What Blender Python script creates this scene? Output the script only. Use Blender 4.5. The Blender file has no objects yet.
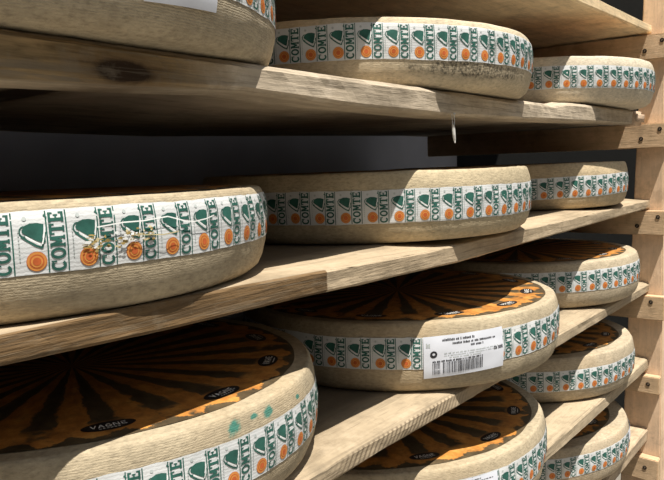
import bpy, bmesh, math, random
from mathutils import Vector, Matrix, noise
PI = math.pi
R_ = math.radians
scn = bpy.context.scene
COL = scn.collection
random.seed(7)

# ------------------------------------------------------------------ materials
class NT:
    def __init__(s, name):
        s.m = bpy.data.materials.new(name); s.m.use_nodes = True
        s.t = s.m.node_tree; s.n = s.t.nodes; s.l = s.t.links
        s.b = s.n['Principled BSDF']
        s._tc = None
    def node(s, typ, **kw):
        x = s.n.new(typ)
        for k, v in kw.items(): setattr(x, k, v)
        return x
    def put(s, sock, v):
        if hasattr(v, 'is_output') or isinstance(v, bpy.types.NodeSocket): s.l.new(v, sock)
        else: sock.default_value = v
    def co(s):
        if s._tc is None: s._tc = s.node('ShaderNodeTexCoord').outputs['Object']
        return s._tc
    def mp(s, scale=(1, 1, 1), loc=(0, 0, 0), rot=(0, 0, 0), src=None):
        x = s.node('ShaderNodeMapping'); s.l.new(src or s.co(), x.inputs[0])
        x.inputs['Location'].default_value = loc; x.inputs['Rotation'].default_value = rot; x.inputs['Scale'].default_value = scale
        return x.outputs[0]
    def noise(s, vec, scale, detail=4, rough=.55, dist=0):
        x = s.node('ShaderNodeTexNoise'); s.l.new(vec, x.inputs['Vector'])
        x.inputs['Scale'].default_value = scale; x.inputs['Detail'].default_value = detail
        x.inputs['Roughness'].default_value = rough; x.inputs['Distortion'].default_value = dist
        return x.outputs[0]
    def wave(s, vec, scale, axis='X', dist=0, det=2, dscale=1, typ='BANDS'):
        x = s.node('ShaderNodeTexWave', wave_type=typ)
        if typ == 'BANDS': x.bands_direction = axis
        s.l.new(vec, x.inputs['Vector']); x.inputs['Scale'].default_value = scale
        x.inputs['Distortion'].default_value = dist; x.inputs['Detail'].default_value = det; x.inputs['Detail Scale'].default_value = dscale
        return x.outputs['Fac']
    def math(s, op, a, b=0.0, c=0.0):
        x = s.node('ShaderNodeMath', operation=op); s.put(x.inputs[0], a); s.put(x.inputs[1], b)
        if len(x.inputs) > 2: s.put(x.inputs[2], c)
        return x.outputs[0]
    def ramp(s, f, stops, mode='LINEAR'):
        x = s.node('ShaderNodeValToRGB'); s.l.new(f, x.inputs[0]); r = x.color_ramp; r.interpolation = mode
        while len(r.elements) < len(stops): r.elements.new(.5)
        for e, (p, c) in zip(r.elements, stops):
            e.position = p; e.color = (*c, 1) if len(c) == 3 else c
        return x.outputs[0]
    def step(s, f, lo, hi):
        x = s.node('ShaderNodeMapRange'); x.clamp = True; s.l.new(f, x.inputs[0])
        x.inputs[1].default_value = lo; x.inputs[2].default_value = hi
        return x.outputs[0]
    def mix(s, f, a, b, mode='MIX'):
        x = s.node('ShaderNodeMix', data_type='RGBA', blend_type=mode)
        s.put(x.inputs['Factor'], f)
        for k, v in ((6, a), (7, b)):
            if isinstance(v, tuple): v = (*v, 1) if len(v) == 3 else v
            s.put(x.inputs[k], v)
        return x.outputs[2]
    def sep(s, vec=None):
        x = s.node('ShaderNodeSeparateXYZ'); s.l.new(vec or s.co(), x.inputs[0]); return x.outputs
    def bump(s, h, strength, dist=.001):
        x = s.node('ShaderNodeBump'); s.l.new(h, x.inputs['Height']); x.inputs['Strength'].default_value = strength; x.inputs['Distance'].default_value = dist
        s.l.new(x.outputs[0], s.b.inputs['Normal'])
    def fin(s, col, rough=.8, spec=.3):
        s.put(s.b.inputs['Base Color'], (*col, 1) if isinstance(col, tuple) and len(col) == 3 else col)
        s.put(s.b.inputs['Roughness'], rough); s.b.inputs['Specular IOR Level'].default_value = spec
        return s.m

def flat(name, c, rough=.8, spec=.25, var=.12, vs=60):
    t = NT(name); f = t.noise(t.co(), vs, 3)
    d = tuple(x*(1-var) for x in c); b = tuple(min(1, x*(1+var)) for x in c)
    return t.fin(t.ramp(f, [(.3, d), (.7, b)]), rough, spec)

def blob(t, theta, zc, rt, rz, wob=.5, nscale=60):
    """mask of a worn patch on the side of a wheel, at an angle and a height of its own"""
    x, y, z = t.sep()
    th = t.math('ARCTAN2', y, x)
    a = t.math('DIVIDE', t.math('SUBTRACT', th, theta), rt)
    b = t.math('DIVIDE', t.math('SUBTRACT', z, zc), rz)
    d = t.math('SQRT', t.math('ADD', t.math('MULTIPLY', a, a), t.math('MULTIPLY', b, b)))
    n = t.noise(t.co(), nscale, 5, .65)
    d = t.math('ADD', d, t.math('MULTIPLY', t.math('SUBTRACT', n, .5), wob*4))
    return t.step(d, 1.0, .6)

def rind_mat(name, base, seed, ridge=.14, mould=None, teal=()):
    t = NT(name)
    v = t.mp(loc=(seed*3.1, seed*1.7, seed))
    big = t.noise(v, 9, 4, .6)
    fine = t.noise(t.mp(scale=(1, 1, 2.5), loc=(seed, 0, 0)), 150, 5, .65)
    lo = tuple(c*.80 for c in base); hi = tuple(min(1, c*1.13) for c in base)
    c = t.ramp(big, [(.3, lo), (.7, hi)])
    c = t.mix(t.math('MULTIPLY', t.step(fine, .50, .66), .55), c, tuple(x*.50 for x in base))
    c = t.mix(t.math('MULTIPLY', t.step(fine, .46, .32), .45), c, tuple(min(1, x*1.35) for x in base))
    mid = t.noise(t.mp(loc=(seed, 2, 0)), 48, 5, .7)
    c = t.mix(t.math('MULTIPLY', t.step(mid, .50, .68), .45), c, tuple(x*.60 for x in base))
    warm = t.noise(t.mp(loc=(0, seed, 4)), 5, 3)
    c = t.mix(t.math('MULTIPLY', t.step(warm, .55, .75), .35), c, (base[0]*1.02, base[1]*.82, base[2]*.6))
    if mould:
        th0, zc, rt, rz, k = mould
        m = blob(t, th0, zc, rt, rz, .45, 40)
        sp = t.noise(t.co(), 230, 4, .7)
        c = t.mix(t.math('MULTIPLY', t.math('MULTIPLY', m, t.step(sp, .42, .60)), k), c, (.07, .065, .05))
    for th0, zc, rt, rz in teal:
        m = blob(t, th0, zc, rt, rz, .5, 90)
        c = t.mix(t.math('MULTIPLY', m, .85), c, (.012, .19, .155))
    w = t.wave(t.mp(), 150, 'Z', 5.0, 4, 3.0)
    h = t.math('ADD', t.math('MULTIPLY', w, ridge), t.math('MULTIPLY', fine, .9))
    t.bump(h, .7, .0013)
    return t.fin(c, .82, .25)

def band_paper():
    t = NT('label_band_paper')
    w = t.wave(t.mp(), 95, 'Z', 4.5, 4, 4.0)
    n = t.noise(t.co(), 45, 4, .6); n2 = t.noise(t.co(), 14, 3)
    c = t.ramp(n, [(.3, (.54, .56, .575)), (.7, (.66, .68, .695))])
    c = t.mix(t.math('MULTIPLY', t.step(w, .8, 1), .05), c, (.45, .45, .46))
    c = t.mix(t.math('MULTIPLY', t.step(n2, .56, .74), .2), c, (.66, .60, .47))
    t.bump(t.math('ADD', t.math('MULTIPLY', w, .28), n), .3, .001)
    return t.fin(c, .6, .3)

def disc_mat(name, rot, seed, rd, fade=1.0):
    """orange sun-ray paper on the flat top of a wheel"""
    t = NT(name)
    x, y, z = t.sep()
    th = t.math('ADD', t.math('ARCTAN2', y, x), -rot)
    r = t.math('SQRT', t.math('ADD', t.math('MULTIPLY', x, x), t.math('MULTIPLY', y, y)))
    nz = t.noise(t.mp(loc=(seed, 0, 0)), 55, 5, .7)
    nb = t.noise(t.mp(loc=(0, seed, 0)), 16, 4, .6)
    cmb = t.node('ShaderNodeCombineXYZ'); t.put(cmb.inputs[0], t.math('MULTIPLY', th, 9.0)); t.put(cmb.inputs[1], t.math('MULTIPLY', r, 26.0)); cmb.inputs[2].default_value = seed
    npol = t.noise(cmb.outputs[0], 1.6, 5, .65)
    cs = t.math('COSINE', t.math('MULTIPLY', th, 24.0))            # +1 on a dark ray (where the ovals sit)
    cs = t.math('ADD', cs, t.math('MULTIPLY', t.math('SUBTRACT', npol, .5), 3.2))
    ray = t.step(cs, .30, -.05)                                      # 1 = orange ray
    fl = t.math('SINE', t.math('MULTIPLY', th, 36.0))
    edge = t.math('ADD', t.math('ADD', r, t.math('MULTIPLY', fl, .005)), t.math('MULTIPLY', t.math('SUBTRACT', nz, .5), .034))
    ringe = t.step(edge, rd-.0085, rd-.0105)
    near = t.step(r, rd-.046, rd-.036)                                    # past the rays the orange closes up round the ovals
    org = t.math('MULTIPLY', t.math('MAXIMUM', ray, t.math('MULTIPLY', near, t.step(nb, .40, .46))), ringe)
    dk = t.ramp(npol, [(.3, (.038, .027, .014)), (.7, (.12, .085, .045))])
    og = t.ramp(npol, [(.25, (.28, .105, .026)), (.5, (.50, .21, .045)), (.78, (.70, .37, .10))])
    st = t.wave(t.mp(), 60, 'X', 8, 4, 2)
    og = t.mix(t.math('MULTIPLY', t.step(nz, .47, .64), .65*fade), og, (.22, .10, .028))
    c = t.mix(org, dk, og)
    t.bump(nz, .25, .001)
    return t.fin(c, .55, .35)

def wood(name, base, seed, dark=.5, stretch=14, knots=(), saw=None, dirt=.3, grain=1.0, axis='X', patch=None, soil_shade=0.0):
    t = NT(name)
    sc = {'X': (1.3, stretch, stretch), 'Y': (stretch, 1.3, stretch), 'Z': (stretch, stretch, 1.3)}[axis]
    v = t.mp(scale=sc, loc=(seed*1.3, seed*.7, seed*2.1))
    n = t.noise(v, 3.0, 6, .62, .8)
    g = t.noise(t.mp(scale=tuple(4*q for q in sc), loc=(seed, 0, 0)), 6.0, 4, .6)
    big = t.noise(t.mp(loc=(seed, seed, 0)), 6, 4, .6)
    lo = tuple(c*dark for c in base); hi = tuple(min(1, c*1.15) for c in base)
    c = t.ramp(n, [(.25, lo), (.5, base), (.75, hi)])
    c = t.mix(t.math('MULTIPLY', t.step(g, .54, .70), .45*grain), c, tuple(x*.45 for x in base))
    d = t.step(big, .46, .66)
    c = t.mix(t.math('MULTIPLY', d, dirt), c, (base[0]*.45, base[1]*.43, base[2]*.40))
    pt = t.noise(t.mp(loc=(2, seed, 5)), 18, 5, .7)
    c = t.mix(t.math('MULTIPLY', t.step(pt, .53, .66), .5), c, (min(1, base[0]*1.25), min(1, base[1]*1.27), min(1, base[2]*1.32)))
    x, y, z = t.sep()
    if soil_shade:   # greasy where the wheels stand; shade behind the sunlit front strip painted in too
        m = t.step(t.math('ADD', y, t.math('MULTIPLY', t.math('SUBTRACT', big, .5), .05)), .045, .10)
        c = t.mix(t.math('MULTIPLY', m, soil_shade), c, t.mix(pt, (.06, .045, .03), (.20, .15, .095)))
    if saw:
        x0, x1, sl, per = saw
        u = t.math('MULTIPLY', t.math('ADD', x, t.math('MULTIPLY', z, sl)), 2*PI/per)
        s_ = t.math('SINE', t.math('ADD', u, t.math('MULTIPLY', pt, 2.5)))
        m = t.math('MULTIPLY', t.step(x, x0-.03, x0+.02), t.step(x, x1+.05, x1-.04))
        m = t.math('MULTIPLY', m, t.step(y, .0035, .0015))
        c = t.mix(t.math('MULTIPLY', t.math('MULTIPLY', t.step(s_, -.1, .5), m), .62), c, (.085, .058, .036))
    if patch:   # the front edge is browner up to a given x
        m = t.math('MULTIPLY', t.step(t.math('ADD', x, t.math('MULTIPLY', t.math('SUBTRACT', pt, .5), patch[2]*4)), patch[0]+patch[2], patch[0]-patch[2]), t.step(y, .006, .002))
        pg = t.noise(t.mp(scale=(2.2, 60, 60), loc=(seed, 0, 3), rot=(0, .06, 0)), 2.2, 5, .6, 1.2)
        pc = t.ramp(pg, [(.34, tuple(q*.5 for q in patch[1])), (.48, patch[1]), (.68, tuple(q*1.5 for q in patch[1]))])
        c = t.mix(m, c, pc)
    for kx, kz, rx, rz in knots:
        a = t.math('DIVIDE', t.math('SUBTRACT', x, kx), rx); b = t.math('DIVIDE', t.math('SUBTRACT', z, kz), rz)
        dd = t.math('SQRT', t.math('ADD', t.math('MULTIPLY', a, a), t.math('MULTIPLY', b, b)))
        dd = t.math('ADD', dd, t.math('MULTIPLY', t.math('SUBTRACT', pt, .5), 1.3))
        c = t.mix(t.math('MULTIPLY', t.step(dd, 2.4, 1.2), .55), c, (.10, .062, .034))
        c = t.mix(t.math('MULTIPLY', t.step(dd, 1.2, .85), .95), c, (.028, .015, .008))
    c = t.mix(t.math('MULTIPLY', t.step(pt, .47, .34), .5), c, tuple(q*.5 for q in base))
    if axis == 'X' and stretch:
        lg = t.noise(t.mp(scale=(1.6, 70, 70), loc=(seed, 4, 1)), 2.0, 5, .65, 1.5)
        c = t.mix(t.math('MULTIPLY', t.math('MULTIPLY', t.step(lg, .52, .64), t.step(y, .009, .004)), .6), c, tuple(q*.38 for q in base))
    h = t.math('ADD', t.math('MULTIPLY', g, 1.0), t.math('MULTIPLY', pt, .6))
    t.bump(h, .6, .0016)
    return t.fin(c, .8, .25)

M = {}
M['paper'] = band_paper()
M['green'] = flat('print_green', (.026, .105, .085), .6, .25, .25, 90)
M['orange'] = flat('print_orange', (.62, .26, .065), .6, .25, .15, 90)
M['red'] = flat('print_red', (.52, .12, .035), .6, .25, .2, 120)
M['grey'] = flat('print_grey', (.42, .46, .46), .7)
M['white'] = flat('print_white', (.80, .82, .82), .6)
M['ink'] = flat('print_black', (.03, .03, .035), .6)
M['blue'] = flat('sticker_paper', (.66, .69, .77), .5, .3, .05, 30)
M['scuff'] = flat('scuffed_paper', (.30, .22, .08), .85, .2, .5, 260)
M['scuff2'] = flat('scuffed_paper_pale', (.58, .50, .30), .85, .2, .35, 260)
M['oval'] = flat('oval_dark', (.020, .016, .016), .5, .3, .3, 120)
M['ovaltext'] = flat('oval_lettering', (.85, .82, .78), .6, .3, .25, 150)
M['metal'] = flat('screw_steel', (.30, .24, .18), .5, .5)
M['hole'] = flat('screw_recess', (.035, .025, .018), .9)
M['pale'] = flat('pale_fibre', (.60, .60, .58), .8, .3, .2, 400)

# ------------------------------------------------------------------ helpers
def link(name, me, parent=None, mats=()):
    o = bpy.data.objects.new(name, me); COL.objects.link(o)
    for m in mats: me.materials.append(m)
    if parent: o.parent = parent
    return o
def empty(name, loc, label, cat, group=None):
    o = bpy.data.objects.new(name, None); COL.objects.link(o); o.location = loc
    o.empty_display_size = .05
    o['label'] = label; o['category'] = cat
    if group: o['group'] = group
    return o
def mesh(name, vs, fs, idx=None, smooth=False):
    me = bpy.data.meshes.new(name); me.from_pydata(vs, [], fs)
    if idx: me.polygons.foreach_set('material_index', idx)
    if smooth: me.polygons.foreach_set('use_smooth', [True]*len(me.polygons))
    me.update(); return me
def lerp_tab(tab, x):
    if x <= tab[0][0]: return tab[0][1]
    for (a, b), (c, d) in zip(tab, tab[1:]):
        if x <= c: return b+(d-b)*(x-a)/(c-a)
    return tab[-1][1]
def box_bm(bm, lo, hi, bev=.0):
    r = bmesh.ops.create_cube(bm, size=1)
    vs = r['verts']
    for v in vs:
        for i in range(3): v.co[i] = lo[i]+(v.co[i]+.5)*(hi[i]-lo[i])
    if bev:
        es = list({e for v in vs for e in v.link_edges})
        bmesh.ops.bevel(bm, geom=es, offset=bev, segments=2, affect='EDGES')
def bm_obj(name, bm, mat, parent=None, smooth=False):
    me = bpy.data.meshes.new(name); bm.to_mesh(me); bm.free()
    if smooth:
        me.polygons.foreach_set('use_smooth', [True]*len(me.polygons))
    return link(name, me, parent, [mat] if not isinstance(mat, (list, tuple)) else mat)

# ------------------------------------------------------------------ flat print shapes (u to the right, v up; millimetres)
def ell(cx, cy, rx, ry, n=20, a0=0): return [(cx+rx*math.cos(a0+2*PI*i/n), cy+ry*math.sin(a0+2*PI*i/n)) for i in range(n)]
def rect(x0, y0, x1, y1): return [(x0, y0), (x1, y0), (x1, y1), (x0, y1)]
def strip(pts, w):
    out = []
    for (a, b), (c, d) in zip(pts, pts[1:]):
        l = math.hypot(c-a, d-b) or 1; nx, ny = -(d-b)/l*w/2, (c-a)/l*w/2
        out.append([(a-nx, b-ny), (c-nx, d-ny), (c+nx, d+ny), (a+nx, b+ny)])
    return out
def arc_ring(cx, cy, rx, ry, wx, wy, a0, a1, n=14):
    out = []
    for i in range(n):
        p, q = a0+(a1-a0)*i/n, a0+(a1-a0)*(i+1)/n
        out.append([(cx+rx*math.cos(p), cy+ry*math.sin(p)), (cx+rx*math.cos(q), cy+ry*math.sin(q)),
                    (cx+(rx-wx)*math.cos(q), cy+(ry-wy)*math.sin(q)), (cx+(rx-wx)*math.cos(p), cy+(ry-wy)*math.sin(p))])
    return out
def letters():
    """slab letters in a unit box (x along the reading direction, y up)"""
    L = {}
    L['C'] = arc_ring(.5, .5, .48, .5, .25, .19, R_(48), R_(318), 14)+[rect(.78, .62, .92, .98)]
    L['O'] = arc_ring(.5, .5, .49, .5, .25, .19, 0, 2*PI, 18)
    L['M'] = [rect(.08, 0, .28, 1), rect(.72, 0, .92, 1), [(.08, 1), (.33, 1), (.60, .22), (.40, .22)], [(.67, 1), (.92, 1), (.60, .22), (.40, .22)],
              rect(.0, 0, .34, .13), rect(.66, 0, 1, .13), rect(.0, .88, .2, 1), rect(.8, .88, 1, 1)]
    L['T'] = [rect(.04, .82, .96, 1), rect(.36, 0, .64, 1), rect(.24, 0, .76, .13), rect(.04, .66, .17, 1), rect(.83, .66, .96, 1)]
    L['E'] = [rect(.12, 0, .40, 1), rect(.04, 0, .92, .17), rect(.04, .83, .90, 1), rect(.3, .44, .68, .57), rect(.78, 0, .92, .32), rect(.76, .70, .88, 1), rect(.60, .36, .70, .66)]
    L['É'] = L['E']+[[(.42, 1.08), (.55, 1.05), (.80, 1.24), (.64, 1.30)]]
    return L
LET = letters()
def unit_shapes(bh):
    """one repeat of the printed band, bh = band height in mm; letters centred on u=0"""
    P = []
    k = bh/46.
    def add(polys, m):
        for q in polys: P.append((m, q))
    # the two rules beside the word
    for u in (-6.9, 6.9):
        for i in range(5): P.append(('green', rect(u-.5, (.7+i*.19*46*1.02)*k, u+.5, min(45.6, .7+(i+1)*.19*46*1.02)*k)))
    h = 8.9*k
    for i, ch in enumerate('COMTÉ'):
        v0 = (1.0+i*8.85)*k
        for q in LET[ch]:
            # reading direction is up, the top of each letter points left
            P.append(('green', [(5.4-10.8*y, v0+h*.955*x) for x, y in q]))
    # bell
    bx, by = -15.8, 28.6*k
    body = [(-7.6, 3.6), (-5.5, 6.6), (-2.0, 8.0), (2.8, 8.0), (7.0, 6.9), (6.6, 2.5), (4.6, -5.2), (1.5, -4.0), (-4.0, -.4), (-7.2, 1.8)]
    body = [(a*1.02, b*1.06) for a, b in body]
    P.append(('green', [(bx+a, by+b*k) for a, b in body]))
    add(strip([(bx+a, by+b*k) for a, b in [(-8.4, -.4), (-4.2, -4.0), (.8, -7.6), (5.2, -9.6)]], 1.5), 'green')
    add(strip([(bx+a, by+b*k) for a, b in [(5.0, -9.8), (6.6, -4), (7.9, 1.6)]], 1.3), 'green')
    add(arc_ring(bx-6.4, by+2.8*k, 3.4, 4.2*k, 1.0, 1.0*k, R_(70), R_(290), 8), 'green')
    add([ell(bx+6.2, by-4.4*k, 1.6, 2.0*k, 10)], 'green')
    add([ell(bx-9.5+4, by+12*k, 1.5, 1.5*k, 10)], 'grey')
    # round seal
    sx, sy = -15.0, 9.4*k
    add([ell(sx, sy, 7.0, 7.3*k, 26)], 'red')
    P.append(('orange', ell(sx, sy, 6.6, 6.9*k, 26))); 
    P.append(('redup', ell(sx, sy, 5.0, 5.2*k, 22)))
    P.append(('orangeup', ell(sx, sy, 4.1, 4.3*k, 20)))
    P.append(('redup2', ell(sx, sy, 2.9, 3.0*k, 12)))
    # small vertical line of type at the left
    for i in range(9): P.append(('grey', rect(-26.4, (10+i*2.6)*k, -25.5, (11.9+i*2.6)*k)))
    return P
LEVEL = {'redup': ('red', 2), 'orangeup': ('orange', 3), 'redup2': ('red', 4), 'orange': ('orange', 1)}

# ------------------------------------------------------------------ a wheel of cheese
def make_wheel(x, y, z0, Rw, H, b0, b1, rd, phase, pitch, seed, rot, rind, label, discmat, tilt=0., stickers=(), extra=None, group=None):
    root = empty('cheese_wheel', (x, y, z0), label, 'cheese', group)
    N = 288
    s = seed*13.7
    prof = [(.0, .0), (-.03, .0), (-.017, .0015), (-.009, .008), (-.0045, .018), (-.001, .032), (0, .046), (.0004, .060), (-.0004, .072),
            (-.0012, .083), (-.0028, .091), (-.0048, .0985), (-.0066, .1022), (-.0095, .1037), (-.022, .1035)]
    kz = H/.1037
    zm = lambda q: q if q < .066 else .066+(q-.066)*(H-.066)/(.1037-.066)
    tab = [(zm(b), a) for a, b in prof[2:14]]
    def rad(th, z):
        c_, s_ = math.cos(th), math.sin(th)
        n = noise.noise(Vector((c_*2.2+s, s_*2.2, z*8)))*.0022+noise.noise(Vector((c_*9+s, s_*9, z*45)))*.0009
        return Rw+lerp_tab(tab, z)+n
    vs, fs = [], []
    rows = [(None, 0)]
    fine = []
    zt = [.0015, .004, .008, .013, .018, .025, .032, .039, .046, .053, .060, .066, .072, .077, .082, .086, .090, .094, .098, .1005, .1025, .1037]
    ring = []
    def row(rf, zf):
        i0 = len(vs)
        for i in range(N):
            th = 2*PI*i/N; r = rf(th); vs.append((r*math.cos(th), r*math.sin(th), zf(th)))
        ring.append(i0)
    row(lambda t: .12, lambda t: 0.0)
    row(lambda t: Rw-.03, lambda t: 0.0)
    for zz in zt:
        z = zm(zz)
        row(lambda t, z=z: rad(t, z), lambda t, z=z: z+(noise.noise(Vector((math.cos(t)*6+s, math.sin(t)*6, 3)))*.0012 if z > H-.012 else 0))
    for a in (.0115, .017, .030, .05):
        row(lambda t, a=a: Rw-a, lambda t, a=a: H-.0005+noise.noise(Vector((math.cos(t)*9+s, math.sin(t)*9, a*40)))*.0007)
    row(lambda t: .12, lambda t: H-.0006)
    for a, b in zip(ring, ring[1:]):
        for i in range(N):
            j = (i+1) % N; fs.append((a+i, a+j, b+j, b+i))
    fs.append(tuple(reversed(range(ring[0], ring[0]+N)))); fs.append(tuple(range(ring[-1], ring[-1]+N)))
    rindo = link('rind', mesh('rind', vs, fs, smooth=True), root, [rind])
    # ---- printed top paper
    vs, fs, idx = [], [], []
    nr = [0.02, .08, .14, .19, .22, .24, .255, rd-.006, rd]
    nr = [q for q in nr if q <= rd-.006+1e-9]+[rd]
    for r in nr:
        for i in range(N):
            th = 2*PI*i/N
            q = r
            if r == rd: q = r+noise.noise(Vector((math.cos(th)*5+s, math.sin(th)*5, 7)))*.002
            vs.append((q*math.cos(th), q*math.sin(th), H+.0007-(.0006 if r == rd else 0)))
    for k in range(len(nr)-1):
        for i in range(N):
            j = (i+1) % N; fs.append((k*N+i, (k*N)+N+i, k*N+N+j, k*N+j)); idx.append(0)
    fs.append(tuple(range(N))); idx.append(0)
    ro = rd-.030
    glyph = {'V': [[(0, 1), (.2, 1), (.6, 0), (.4, 0)], [(.8, 1), (1, 1), (.6, 0), (.4, 0)]],
             'A': [[(.4, 1), (.6, 1), (.2, 0), (0, 0)], [(.4, 1), (.6, 1), (1, 0), (.8, 0)], rect(.25, .28, .75, .42)],
             'G': arc_ring(.5, .5, .5, .5, .16, .16, R_(45), R_(350), 10)+[rect(.55, .36, 1, .52)],
             'N': [rect(.02, 0, .18, 1), rect(.82, 0, .98, 1), [(.02, 1), (.22, 1), (.98, 0), (.78, 0)]],
             'E': [rect(.1, 0, .28, 1), rect(.1, 0, .9, .15), rect(.1, .85, .9, 1), rect(.1, .43, .75, .57)]}
    def put_disc(poly, th, lift, m):
        # poly in mm: x to the right as read from outside, y towards the middle
        b = len(vs)
        for a, c in poly:
            r = ro-c/1000.; t2 = th+a/1000./ro
            vs.append((r*math.cos(t2), r*math.sin(t2), H+.0007+lift))
        fs.append(tuple(range(b, len(vs)))); idx.append(m)
    for k in range(12):
        th = rot+2*PI*k/12
        put_disc(ell(0, 0, 24, 11.5, 26), th, .0003, 1)
        for i, ch in enumerate('VAGNE'):
            for q in glyph[ch]:
                put_disc([(-16+i*6.6+a*5.6, -3.8-.05*(i-2)**2+b_*8.0) for a, b_ in q], th, .0006, 2)
        for i in range(6): put_disc(rect(-9+i*3.2, -7.4, -7+i*3.2, -6.2), th, .0006, 2)
    me = mesh('top_label', vs, fs, idx)
    # faces must look up
    bm = bmesh.new(); bm.from_mesh(me)
    for f in bm.faces:
        f.normal_update()
        if f.normal.z < 0: f.normal_flip()
    bm.to_mesh(me); bm.free()
    link('top_label', me, root, [discmat, M['oval'], M['ovaltext']])
    # ---- the band round the side
    vs, fs, idx = [], [], []
    mats = ['paper', 'green', 'orange', 'red', 'grey', 'white', 'scuff', 'scuff2']
    bh = (b1-b0)*1000
    def zband(th, v):   # v in mm
        c_, s_ = math.cos(th), math.sin(th)
        w = noise.noise(Vector((c_*3.5+s+9, s_*3.5, 1)))*.0013
        return b0+tilt*c_+w+v/1000.*(1+noise.noise(Vector((c_*4+s, s_*4, 5)))*.03)
    NV = 24; NB = 420
    for k in range(NV+1):
        for i in range(NB):
            th = 2*PI*i/NB; v = bh*k/NV
            if k in (0, NV): v += noise.noise(Vector((math.cos(th)*25+s, math.sin(th)*25, k)))*.9
            z = zband(th, v); r = rad(th, z)+.0007
            vs.append((r*math.cos(th), r*math.sin(th), z))
    for k in range(NV):
        for i in range(NB):
            j = (i+1) % NB; fs.append((k*NB+i, k*NB+j, k*NB+NB+j, k*NB+NB+i)); idx.append(0)
    def put(poly, u0, m, lift):
        b = len(vs)
        for a, c in poly:
            th = (u0+a)/1000./Rw; z = zband(th, c); r = rad(th, z)+.0007+lift
            vs.append((r*math.cos(th), r*math.sin(th), z))
        fs.append(tuple(range(b, len(vs)))); idx.append(mats.index(m))
    U = unit_shapes(bh)
    n_units = int(2*PI*Rw/pitch)
    first = int(-PI*Rw/pitch)
    for k in range(first, first+n_units):
        for m, poly in U:
            lift = .0004
            if m in LEVEL: m, lv = LEVEL[m]; lift += .00012*lv
            put(poly, (k+phase)*pitch*1000, m, lift)
        # white stripes over the bell
        kk = bh/46.
        for st in ([(-21.5, 28.2*kk), (-17, 25*kk), (-12.0, 21.8*kk)], [(-10.6, 21.8*kk), (-9.2, 27*kk), (-8.2, 34.*kk)]):
            for q in strip(st, .8): put(q, (k+phase)*pitch*1000, 'white', .0010)
    if extra: extra(put, Rw, b0, bh)
    me = mesh('label_band', vs, fs, idx)
    bm = bmesh.new(); bm.from_mesh(me)
    for f in bm.faces:
        f.normal_update(); c = f.calc_center_median()
        if f.normal.x*c.x+f.normal.y*c.y < 0: f.normal_flip()
    bm.to_mesh(me); bm.free()
    me.polygons.foreach_set('use_smooth', [True]*len(me.polygons))
    link('label_band', me, root, [M[q] for q in mats])
    # ---- stickers
    for (th0, th1, za0, za1, zb0, zb1, lines) in stickers:
        vs, fs, idx = [], [], []
        smats = ['blue', 'ink', 'grey']
        W_ = abs(th1-th0)*Rw*1000
        def sp(a, c, lift):   # a,c in 0..1
            th = th0+(th1-th0)*a; z = (za0+(zb0-za0)*a)*(1-c)+(za1+(zb1-za1)*a)*c
            r = rad(th, max(.002, min(H-.001, z)))+.0022+lift
            vs.append((r*math.cos(th), r*math.sin(th), z))
        nx, ny = 30, 10
        for j in range(ny+1):
            for i in range(nx+1): sp(i/nx, j/ny, 0)
        for j in range(ny):
            for i in range(nx):
                a = j*(nx+1)+i; fs.append((a, a+1, a+nx+2, a+nx+1)); idx.append(0)
        def pr(x0, y0, x1, y1, m):
            b = len(vs); nn = max(1, int((x1-x0)*30))
            for i in range(nn):
                b = len(vs)
                for q in ((x0+(x1-x0)*i/nn, y0), (x0+(x1-x0)*(i+1)/nn, y0), (x0+(x1-x0)*(i+1)/nn, y1), (x0+(x1-x0)*i/nn, y1)): sp(q[0], q[1], .0003)
                fs.append(tuple(range(b, b+4))); idx.append(m)
        rr = random.Random(seed*31+5)
        if lines:
            def dash(xa, xb, yb, hh, m, gap=.008, wl=(.008, .016)):
                q = xa
                while q < xb:
                    wv = rr.uniform(*wl); pr(q, yb+rr.uniform(0, .006), min(xb, q+wv), yb+hh*rr.uniform(.7, 1), m); q += wv+rr.choice((gap*.5, gap*.5, gap*2.2))
            dash(.22, .62, .86, .065, 1); dash(.34, .90, .765, .055, 1); dash(.56, .72, .68, .06, 1)
            dash(.24, .92, .555, .03, 2); dash(.24, .88, .50, .025, 2); dash(.30, .70, .445, .03, 2)
            dash(.86, .985, .48, .09, 1); dash(.03, .09, .74, .12, 2)
            q = .10
            while q < .71:
                wv = rr.choice((.004, .004, .007, .011))
                if not (.19 < q < .215 or .47 < q < .49): pr(q, .09, q+wv, .36, 1)
                q += wv+rr.choice((.004, .006, .010))
            dash(.10, .71, .37, .05, 1, .006, (.008, .014))
            b = len(vs)
            for i in range(18): sp(.115+.042*math.cos(2*PI*i/18), .57+.085*math.sin(2*PI*i/18), .0003)
            fs.append(tuple(range(b, b+18))); idx.append(1)
            b = len(vs)
            for i in range(12): sp(.115+.016*math.cos(2*PI*i/12), .575+.03*math.sin(2*PI*i/12), .0006)
            fs.append(tuple(range(b, b+12))); idx.append(0)
        me = mesh('sticker', vs, fs, idx, True)
        bm = bmesh.new(); bm.from_mesh(me)
        for f in bm.faces:
            f.normal_update(); c = f.calc_center_median()
            if f.normal.x*c.x+f.normal.y*c.y < 0: f.normal_flip()
        bm.to_mesh(me); bm.free()
        so = link('sticker', me, root, [M[q] for q in smats])
        so['label'] = 'white paper sticker with a barcode' if lines else 'plain white paper sticker'
    return root

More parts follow.
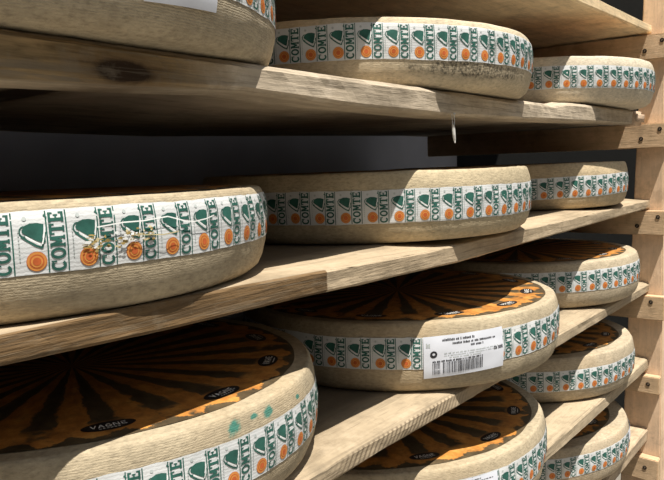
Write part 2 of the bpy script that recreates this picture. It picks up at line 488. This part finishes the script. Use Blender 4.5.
# ------------------------------------------------------------------ shelves
XE = 1.977
DEPTH = .66
ZS = {0: .3454, 1: .1071, 2: -.0973, 3: -.3156, 4: -.5257, 5: -.7278}
FRONT_T = {0: [(-.6, .343), (1.54, .343), (1.98, .350)],
           1: [(-.6, .1125), (.43, .1125), (.6, .1115), (1.1, .1115), (1.40, .122), (1.80, .1275)],
           2: [(-.6, -.0975), (.36, -.0975), (.47, -.099), (.6, -.102), (.8, -.106), (1.4, -.105), (1.98, -.103)],
           3: [(-.6, -.317), (1.0, -.317), (1.98, -.3235)],
           4: [(-.6, -.526), (1.2, -.526), (1.98, -.532)],
           5: [(-.6, -.729), (1.98, -.729)]}
FRONT_B = {0: [(-.6, .313), (1.38, .315), (1.94, .329), (1.98, .329)],
           1: [(-.6, .077), (.24, .077), (.34, .079), (.47, .084), (.62, .079), (.88, .076), (1.03, .079), (1.48, .087), (1.8, .092), (1.98, .092)],
           2: [(-.6, -.119), (.22, -.120), (.36, -.124), (.54, -.126), (.67, -.129), (.9, -.133), (1.5, -.128), (1.98, -.125)],
           3: [(-.6, -.342), (.7, -.342), (1.07, -.347), (1.98, -.350)],
           4: [(-.6, -.555), (1.25, -.555), (1.5, -.560), (1.98, -.562)],
           5: [(-.6, -.762), (1.98, -.764)]}
TOP1 = [(-.6, .1130), (1.288, .1130), (1.40, .1280), (1.98, .1280)]
def shelf_mesh(name, k, x0, x1, y0, y1, bev=(.005, .005), rough=.0008, seed=0, lift=0.0):
    vs, fs = [], []
    nx = int((x1-x0)/.012)
    for i in range(nx+1):
        x = x0+(x1-x0)*i/nx
        zt = lerp_tab(TOP1, x) if k == 1 else ZS[k]
        tf = min(lerp_tab(FRONT_T[k], x), zt) if k != 0 else lerp_tab(FRONT_T[k], x)
        bf = lerp_tab(FRONT_B[k], x)+lift
        n = lambda q: noise.noise(Vector((x*14, q*3.3, seed)))*rough*1.6+noise.noise(Vector((x*55, q*3.3, seed)))*rough
        top = zt-.0004
        sec = [(y0+.07, top), (y0+bev[0]+.012+n(0), min(top, tf+.0006)), (y0+bev[0]+n(1), tf), (y0+bev[0]*.35+n(2), tf-bev[1]*.4+n(3)*.5), (y0+n(4), tf-bev[1]),
               (y0+n(5)*.8, (tf+bf)/2), (y0+n(6), bf+.004), (y0+.003+n(7), bf+.001+n(8)*.4), (y0+.008, bf), (y0+.07, bf)]
        if y1 > y0+.075: sec += [(y1, bf), (y1, top)]
        else: sec[0] = (y1, sec[0][1]); sec[-1] = (y1, bf); sec[1] = (min(sec[1][0], y1-.002), sec[1][1])
        vs += [(x, a, b) for a, b in sec]
    m = len(sec)
    for i in range(nx):
        for j in range(m):
            a, b = i*m+j, i*m+(j+1) % m
            fs.append((a, a+m, b+m, b))
    fs.append(tuple(range(m))); fs.append(tuple(reversed(range(nx*m, nx*m+m))))
    me = mesh(name, vs, fs)
    bm = bmesh.new(); bm.from_mesh(me); bmesh.ops.recalc_face_normals(bm, faces=bm.faces); bm.to_mesh(me); bm.free()
    return me
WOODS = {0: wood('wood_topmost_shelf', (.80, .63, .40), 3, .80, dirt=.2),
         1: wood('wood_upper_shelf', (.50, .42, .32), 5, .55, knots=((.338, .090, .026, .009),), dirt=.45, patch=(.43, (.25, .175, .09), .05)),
         2: wood('wood_middle_shelf', (.44, .35, .24), 11, .55, soil_shade=.9, dirt=.35, stretch=18, patch=(.585, (.150, .093, .044), .001)),
         3: wood('wood_lower_shelf', (.40, .32, .22), 17, .60, saw=(.60, .88, -.9, .0105), soil_shade=.9, dirt=.35),
         4: wood('wood_low_shelf', (.44, .355, .245), 23, .60, soil_shade=.9, dirt=.25),
         5: wood('wood_bottom_shelf', (.50, .39, .27), 29, .60, soil_shade=.9, dirt=.3)}
SL = {0: ('topmost bare plank shelf, its pale sunlit front edge in the upper right corner'),
      1: ('plank shelf with a dark knot and a splinter hanging from its front edge'),
      2: ('long plank shelf across the middle under the front wheel with a scuffed label band'),
      3: ('plank shelf with diagonal saw marks on its front edge, below the barcode sticker'),
      4: ('plank shelf second from the bottom, pale worn front edge, between two far wheels'),
      5: ('lowest plank shelf, mostly hidden under the bottom right wheel')}
XL = -.62
for k in range(6):
    o = None
    if k == 1:
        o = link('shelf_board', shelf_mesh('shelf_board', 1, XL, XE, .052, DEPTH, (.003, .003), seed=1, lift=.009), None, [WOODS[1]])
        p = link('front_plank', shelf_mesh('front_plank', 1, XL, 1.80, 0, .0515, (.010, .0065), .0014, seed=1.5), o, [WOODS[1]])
        bm = bmesh.new(); box_bm(bm, (1.835, .002, .0915), (1.93, .0505, .1275), .008)
        b = bm_obj('end_block', bm, wood('wood_end_block', (.62, .46, .33), 41, .75, dirt=.1), o, True); b['label'] = 'short rounded pale wood block at the end of the front plank'
        # splinter hanging from the edge
        bm = bmesh.new()
        def tube(pts, rads, n=7):
            prev = None
            for (q, r) in zip(pts, rads):
                ring = [bm.verts.new((q[0]+r*math.cos(2*PI*i/n), q[1]+r*.6*math.sin(2*PI*i/n), q[2])) for i in range(n)]
                if prev:
                    for i in range(n): bm.faces.new((prev[i], prev[(i+1) % n], ring[(i+1) % n], ring[i]))
                else: bm.faces.new(ring)
                prev = ring
            bm.faces.new(list(reversed(prev)))
        tube([(.874, -.002, .0785), (.8742, -.003, .068), (.8750, -.003, .0625)], [.0006, .0006, .0009])
        tube([(.881, -.002, .0790), (.8805, -.003, .071), (.8790, -.003, .0625)], [.0008, .0007, .0009])
        tube([(.8765, -.003, .0635), (.8770, -.003, .058), (.8780, -.003, .050), (.8795, -.003, .043), (.881, -.003, .0385)], [.0026, .0034, .0034, .0026, .0006])
        tube([(.880, -.003, .0785), (.8805, -.003, .0805)], [.003, .002])
        sp_ = bm_obj('splinter', bm, M['pale'], p, True); sp_['label'] = 'pale torn fibre hanging from the plank edge'
    else:
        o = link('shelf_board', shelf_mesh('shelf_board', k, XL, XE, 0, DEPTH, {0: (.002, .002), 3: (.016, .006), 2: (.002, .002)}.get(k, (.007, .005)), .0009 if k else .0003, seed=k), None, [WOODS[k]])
    o['label'] = SL[k]; o['category'] = 'shelf'; o['group'] = 'plank shelves of the cheese rack'

# ------------------------------------------------------------------ end frame of the rack
FLOOR = -1.05
frame = empty('rack_frame', (XE, 0, FLOOR), 'pale pine end frame of the rack with screwed cross bearers under each shelf', 'rack')
wp = wood('wood_upright', (.72, .53, .37), 51, .85, stretch=22, dirt=.08, grain=.5, axis='Z')
def loc_(o):  # geometry is given in world metres, the frame stands at its base
    o.matrix_parent_inverse = Matrix.Translation((-XE, 0, -FLOOR)); return o
def slanted(name, x0, x1, yl, yr, z0, z1, mat, bev=.003):
    bm = bmesh.new(); r = bmesh.ops.create_cube(bm, size=1)
    for v in r['verts']:
        a, b, c = v.co+Vector((.5, .5, .5)); z = z0+(z1-z0)*c
        v.co = Vector((x0+(x1-x0)*a, yr(z)+(yl(z)-yr(z))*b, z))
    bmesh.ops.bevel(bm, geom=bm.edges[:], offset=bev, segments=2, affect='EDGES')
    return loc_(bm_obj(name, bm, mat, frame))
slanted('upright', XE+.001, XE+.075, lambda z: .037-.038*z, lambda z: -.033, FLOOR, 1.05, wp)
slanted('upright', XE+.077, XE+.115, lambda z: .037-.038*z, lambda z: -.075, FLOOR, 1.05, wp)
wb = wood('wood_bearer', (.60, .43, .27), 57, .8, stretch=18, dirt=.15, grain=.6, axis='Y')
BT = {0: .3285, 1: .1007, 2: -.1253, 3: -.3503, 4: -.5623, 5: -.7643}
BD = {0: .0055, 1: .003, 2: .0045, 3: .006, 4: .013, 5: .040}
BS = {0: [(.009, .283), (-.032, .305)], 1: [(.016, .059), (-.029, .082)], 2: [(.024, -.169), (-.027, -.145)], 3: [(-.012, -.371)], 4: [(-.007, -.595)], 5: [(-.001, -.829)]}
for k in range(6):
    bm = bmesh.new(); box_bm(bm, (XE-.030, -.044 if k < 4 else -.034, BT[k]-(.0465 if k == 4 else .063)), (XE, .655, BT[k]), .002)
    for v in bm.verts: v.co.z -= BD[k]*min(1, (.655-v.co.y)/.6)**1
    b = loc_(bm_obj('bearer', bm, wb, frame))
    for (sy, sz) in BS[k]:
        bm = bmesh.new()
        m4 = Matrix.Translation((XE-.0302, sy, sz)) @ Matrix.Rotation(R_(90), 4, 'Y')
        bmesh.ops.create_cone(bm, cap_ends=True, segments=18, radius1=.0056, radius2=.0048, depth=.0024, matrix=m4)
        f0 = len(bm.faces)
        for a in (0, 90):
            m5 = Matrix.Translation((XE-.0316, sy, sz)) @ Matrix.Rotation(R_(a+25), 4, 'X') @ Matrix.Diagonal((.0006, .006, .0011, 1))
            bmesh.ops.create_cube(bm, size=1, matrix=m5)
        bm.faces.ensure_lookup_table()
        for i, f in enumerate(bm.faces): f.material_index = 1 if i >= f0 else 0
        s_ = bm_obj('screw', bm, [M['metal'], M['hole']], b)
        s_.matrix_parent_inverse = Matrix.Identity(4)
# the frame at the near end, outside the picture, carries the other end of the shelves
frame2 = empty('rack_frame', (XL, 0, FLOOR), 'plain pine end frame carrying the near end of the plank shelves', 'rack')
for nm, lo, hi in [('upright', (XL-.075, .0, FLOOR), (XL-.001, .07, 1.05)), ('upright', (XL-.075, .59, FLOOR), (XL-.001, .66, 1.05))]:
    bm = bmesh.new(); box_bm(bm, lo, hi, .003); o = bm_obj(nm, bm, wp, frame2); o.matrix_parent_inverse = Matrix.Translation((-XL, 0, -FLOOR))
for k in range(6):
    zb = lerp_tab(FRONT_B[k], XL)
    bm = bmesh.new(); box_bm(bm, (XL-.001, .055, zb-.057), (XL+.03, .655, zb-.0005), .002); o = bm_obj('bearer', bm, wb, frame2); o.matrix_parent_inverse = Matrix.Translation((-XL, 0, -FLOOR))

# ------------------------------------------------------------------ the wheels
BASE = (.435, .365, .255)
RM = {}
def rm(key, **kw):
    return rind_mat('rind_'+key, kw.pop('base', BASE), kw.pop('seed', 1), **kw)
def scuff2a(put, Rw, b0, bh):
    rr = random.Random(4)
    for i in range(95):
        th = R_(rr.uniform(-103.5, -92.5)); v = (.0185+rr.gauss(0, .0028)+(.003 if th > R_(-97) else 0))*1000
        a, c = rr.uniform(.6, 2.6), rr.uniform(.4, 1.5)
        put([(a*math.cos(q)*rr.uniform(.6, 1.2), v+c*math.sin(q)*rr.uniform(.6, 1.2)) for q in [2*PI*j/7 for j in range(7)]], th*Rw*1000, rr.choice(('scuff', 'scuff', 'scuff2', 'white')), 0.0018+.00002*i)
    pts = [(-101.4, 30.6), (-97.5, 32.4), (-94.3, 32.2), (-89.8, 34.3), (-86.5, 29.5), (-84.6, 28.), (-81.8, 29), (-79.7, 31.1)]
    for q in strip([(R_(a)*Rw*1000, v) for a, v in pts], 1.0): put(q, 0, 'white', .0040)
    for q in strip([(R_(a)*Rw*1000, v) for a, v in [(-96, 22), (-91, 20), (-88, 21.5)]], .9): put(q, 0, 'scuff2', .0042)

W = {}
def wheel(key, k, x, y, Rw, dh, rd, phase, rot, label, base=BASE, seed=1, pitch=.0362, hh=0., **kw):
    rk = {q: kw.pop(q) for q in ('mould', 'teal', 'ridge') if q in kw}
    H = .1037+hh
    W[key] = make_wheel(x, y, {'uppernear': .1132, 'uppermid': .1132, 'upperfar': .1282}.get(key, ZS[k]), Rw, H, .0368+dh, .0827+dh, rd, phase, pitch, seed, rot,
                        rm(key.replace('_', ''), base=base, seed=seed, **rk), label, disc_mat('top_paper_'+key, rot, seed, rd), group='wheels of cheese on the rack', **kw)
wheel('uppernear', 1, .347, .250, .2995, .0014, .262, .30, R_(-95), 'big cheese wheel cut off by the top left corner, plain sticker on its side', seed=2, ridge=.45, base=(.44, .375, .27),
      stickers=[(R_(-94.6), R_(-80.4), .0205, .075, .0235, .08, False)])
wheel('uppermid', 1, .9760, .2538, .3080, -.0042, .265, -.498, R_(-80), 'cheese wheel with dark mould speckles under its label band, upper shelf', seed=3, pitch=.0356, hh=-.0155, base=(.56, .475, .34),
      mould=(R_(-106), .024, .42, .013, .85))
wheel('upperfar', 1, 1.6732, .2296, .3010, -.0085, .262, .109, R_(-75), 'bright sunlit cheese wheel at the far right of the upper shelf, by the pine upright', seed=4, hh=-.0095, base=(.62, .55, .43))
wheel('midnear', 2, .3562, .2901, .3043, .0012, .274, .60, R_(-92), 'large near cheese wheel at the left edge with a scuffed, creased label band', seed=5, pitch=.0368, hh=-.0135, extra=scuff2a)
wheel('midmid', 2, .9958, .2353, .2800, -.0072, .245, .131, R_(-85), 'cheese wheel half in shade at the centre of the middle shelf', seed=6, hh=-.004, base=(.49, .41, .275))
wheel('midfar', 2, 1.6800, .2809, .2936, -.0075, .255, -.337, R_(-80), 'smaller looking cheese wheel at the far end of the middle shelf', seed=7, hh=-.003, base=(.50, .40, .26), tilt=.006)
wheel('lownear', 3, .4376, .2720, .2880, -.0013, .2625, .35, R_(-114.4), 'near cheese wheel at the bottom left with turquoise smudges above its label band', seed=8,
      teal=((R_(-93.0), .0905, .034, .0075), (R_(-83.2), .0914, .03, .006), (R_(-87.5), .0935, .022, .003), (R_(-71.5), .0885, .02, .003)))
wheel('lowmid', 3, 1.0427, .2020, .2765, .0013, .254, .023, R_(-127.7), 'cheese wheel with a white barcode sticker on its side', seed=9,
      stickers=[(R_(-140.4), R_(-114.6), .0235, .084, .0305, .0885, True)])
wheel('lowfar', 3, 1.6950, .2520, .2887, .0021, .258, .178, R_(-70), 'cheese wheel at the far end of the saw-marked shelf, orange top partly showing', seed=10, base=(.47, .395, .285))
wheel('bottomnear', 4, 1.0147, .2487, .3079, .0019, .284, -.193, R_(-127.1), 'cheese wheel at the bottom centre, its orange top with dark ovals well in view', seed=11,
      stickers=[(R_(-124), R_(-108.6), .050, .0835, .052, .0842, True)])
wheel('bottomfar', 4, 1.684, .2669, .2959, -.0063, .260, .392, R_(-75), 'far cheese wheel on the second shelf from the bottom, against the pine upright', seed=12, base=(.47, .395, .285))
wheel('lowestfar', 5, 1.667, .2843, .3070, .0020, .262, .293, R_(-60), 'lowest cheese wheel in the bottom right corner, small white patch on its side', seed=13, base=(.47, .39, .28),
      stickers=[(R_(-84), R_(-66), .064, .086, .058, .086, False)])

# ------------------------------------------------------------------ setting
def struct(name, lo, hi, mat):
    bm = bmesh.new(); box_bm(bm, lo, hi); o = bm_obj(name, bm, mat); o['kind'] = 'structure'; return o
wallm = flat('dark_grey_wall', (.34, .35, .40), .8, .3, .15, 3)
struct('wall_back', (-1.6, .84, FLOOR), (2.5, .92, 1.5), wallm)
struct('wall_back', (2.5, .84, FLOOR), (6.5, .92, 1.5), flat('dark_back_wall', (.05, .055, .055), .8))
struct('ceiling_added', (-1.6, .33, 1.07), (6.5, .84, 1.13), flat('added_ceiling_dark', (.05, .045, .04), .8))  # unseen slab added to keep skylight off the back wall
struct('floor', (-3, -5, FLOOR-.1), (7, .92, FLOOR), flat('concrete_floor', (.20, .185, .16), .9, .2, .12, 5))
struct('wall_left_added', (-1.7, 0, FLOOR), (-1.6, .92, 1.5), wallm)  # unseen side wall added to darken the inside of the rack
struct('wall_right_added', (2.5, .02, FLOOR), (2.58, .84, 1.07), flat('added_wall_black', (.018, .019, .019), .8))  # added to shut out light at the far end, black to stay dark

# ------------------------------------------------------------------ light
w = bpy.data.worlds.new('sky'); scn.world = w; w.use_nodes = True
bg = w.node_tree.nodes['Background']
# daylight: an open bright sky overhead, the horizon closed off and dim
wt = w.node_tree; tc = wt.nodes.new('ShaderNodeTexCoord'); sp3 = wt.nodes.new('ShaderNodeSeparateXYZ'); rp = wt.nodes.new('ShaderNodeValToRGB')
wt.links.new(tc.outputs['Generated'], sp3.inputs[0]); wt.links.new(sp3.outputs['Z'], rp.inputs[0]); wt.links.new(rp.outputs[0], bg.inputs[0])
els = rp.color_ramp.elements
while len(els) < 4: els.new(.5)
for e, (q, c) in zip(els, [(0.0, (.06, .055, .05, 1)), (.25, (.10, .10, .10, 1)), (.6, (.74, .79, .85, 1)), (1.0, (.93, .98, 1.0, 1))]): e.position = q; e.color = c
bg.inputs[1].default_value = .66
sd = bpy.data.lights.new('sun', 'SUN'); sd.energy = 7.5; sd.angle = R_(.5); sd.color = (1.0, .94, .84)
so = bpy.data.objects.new('sun', sd); COL.objects.link(so)
so.rotation_euler = Vector((.18, .325, -1)).to_track_quat('-Z', 'Y').to_euler()
so.location = (0, -3, 4)

# ------------------------------------------------------------------ camera (fitted)
yaw, pit, rol, fpx = R_(37.8502), R_(-5.7364), R_(-2.0246), 699.77
f = Vector((math.cos(pit)*math.cos(yaw), math.cos(pit)*math.sin(yaw), math.sin(pit)))
r = f.cross(Vector((0, 0, 1))).normalized(); u = r.cross(f)
r2 = r*math.cos(rol)+u*math.sin(rol); u2 = -r*math.sin(rol)+u*math.cos(rol)
cd = bpy.data.cameras.new('camera'); cam = bpy.data.objects.new('camera', cd); COL.objects.link(cam)
cd.sensor_fit = 'HORIZONTAL'; cd.sensor_width = 36; cd.lens = fpx/664*36; cd.clip_start = .02
mt = Matrix((r2, u2, -f)).transposed().to_4x4(); mt.translation = Vector((-.0087, -.4699, .0076))
cam.matrix_world = mt
scn.camera = cam
vs_ = scn.view_settings; vs_.view_transform = 'Standard'; vs_.look = 'None'; vs_.gamma = 1; vs_.use_curve_mapping = False; vs_.exposure = 0.0
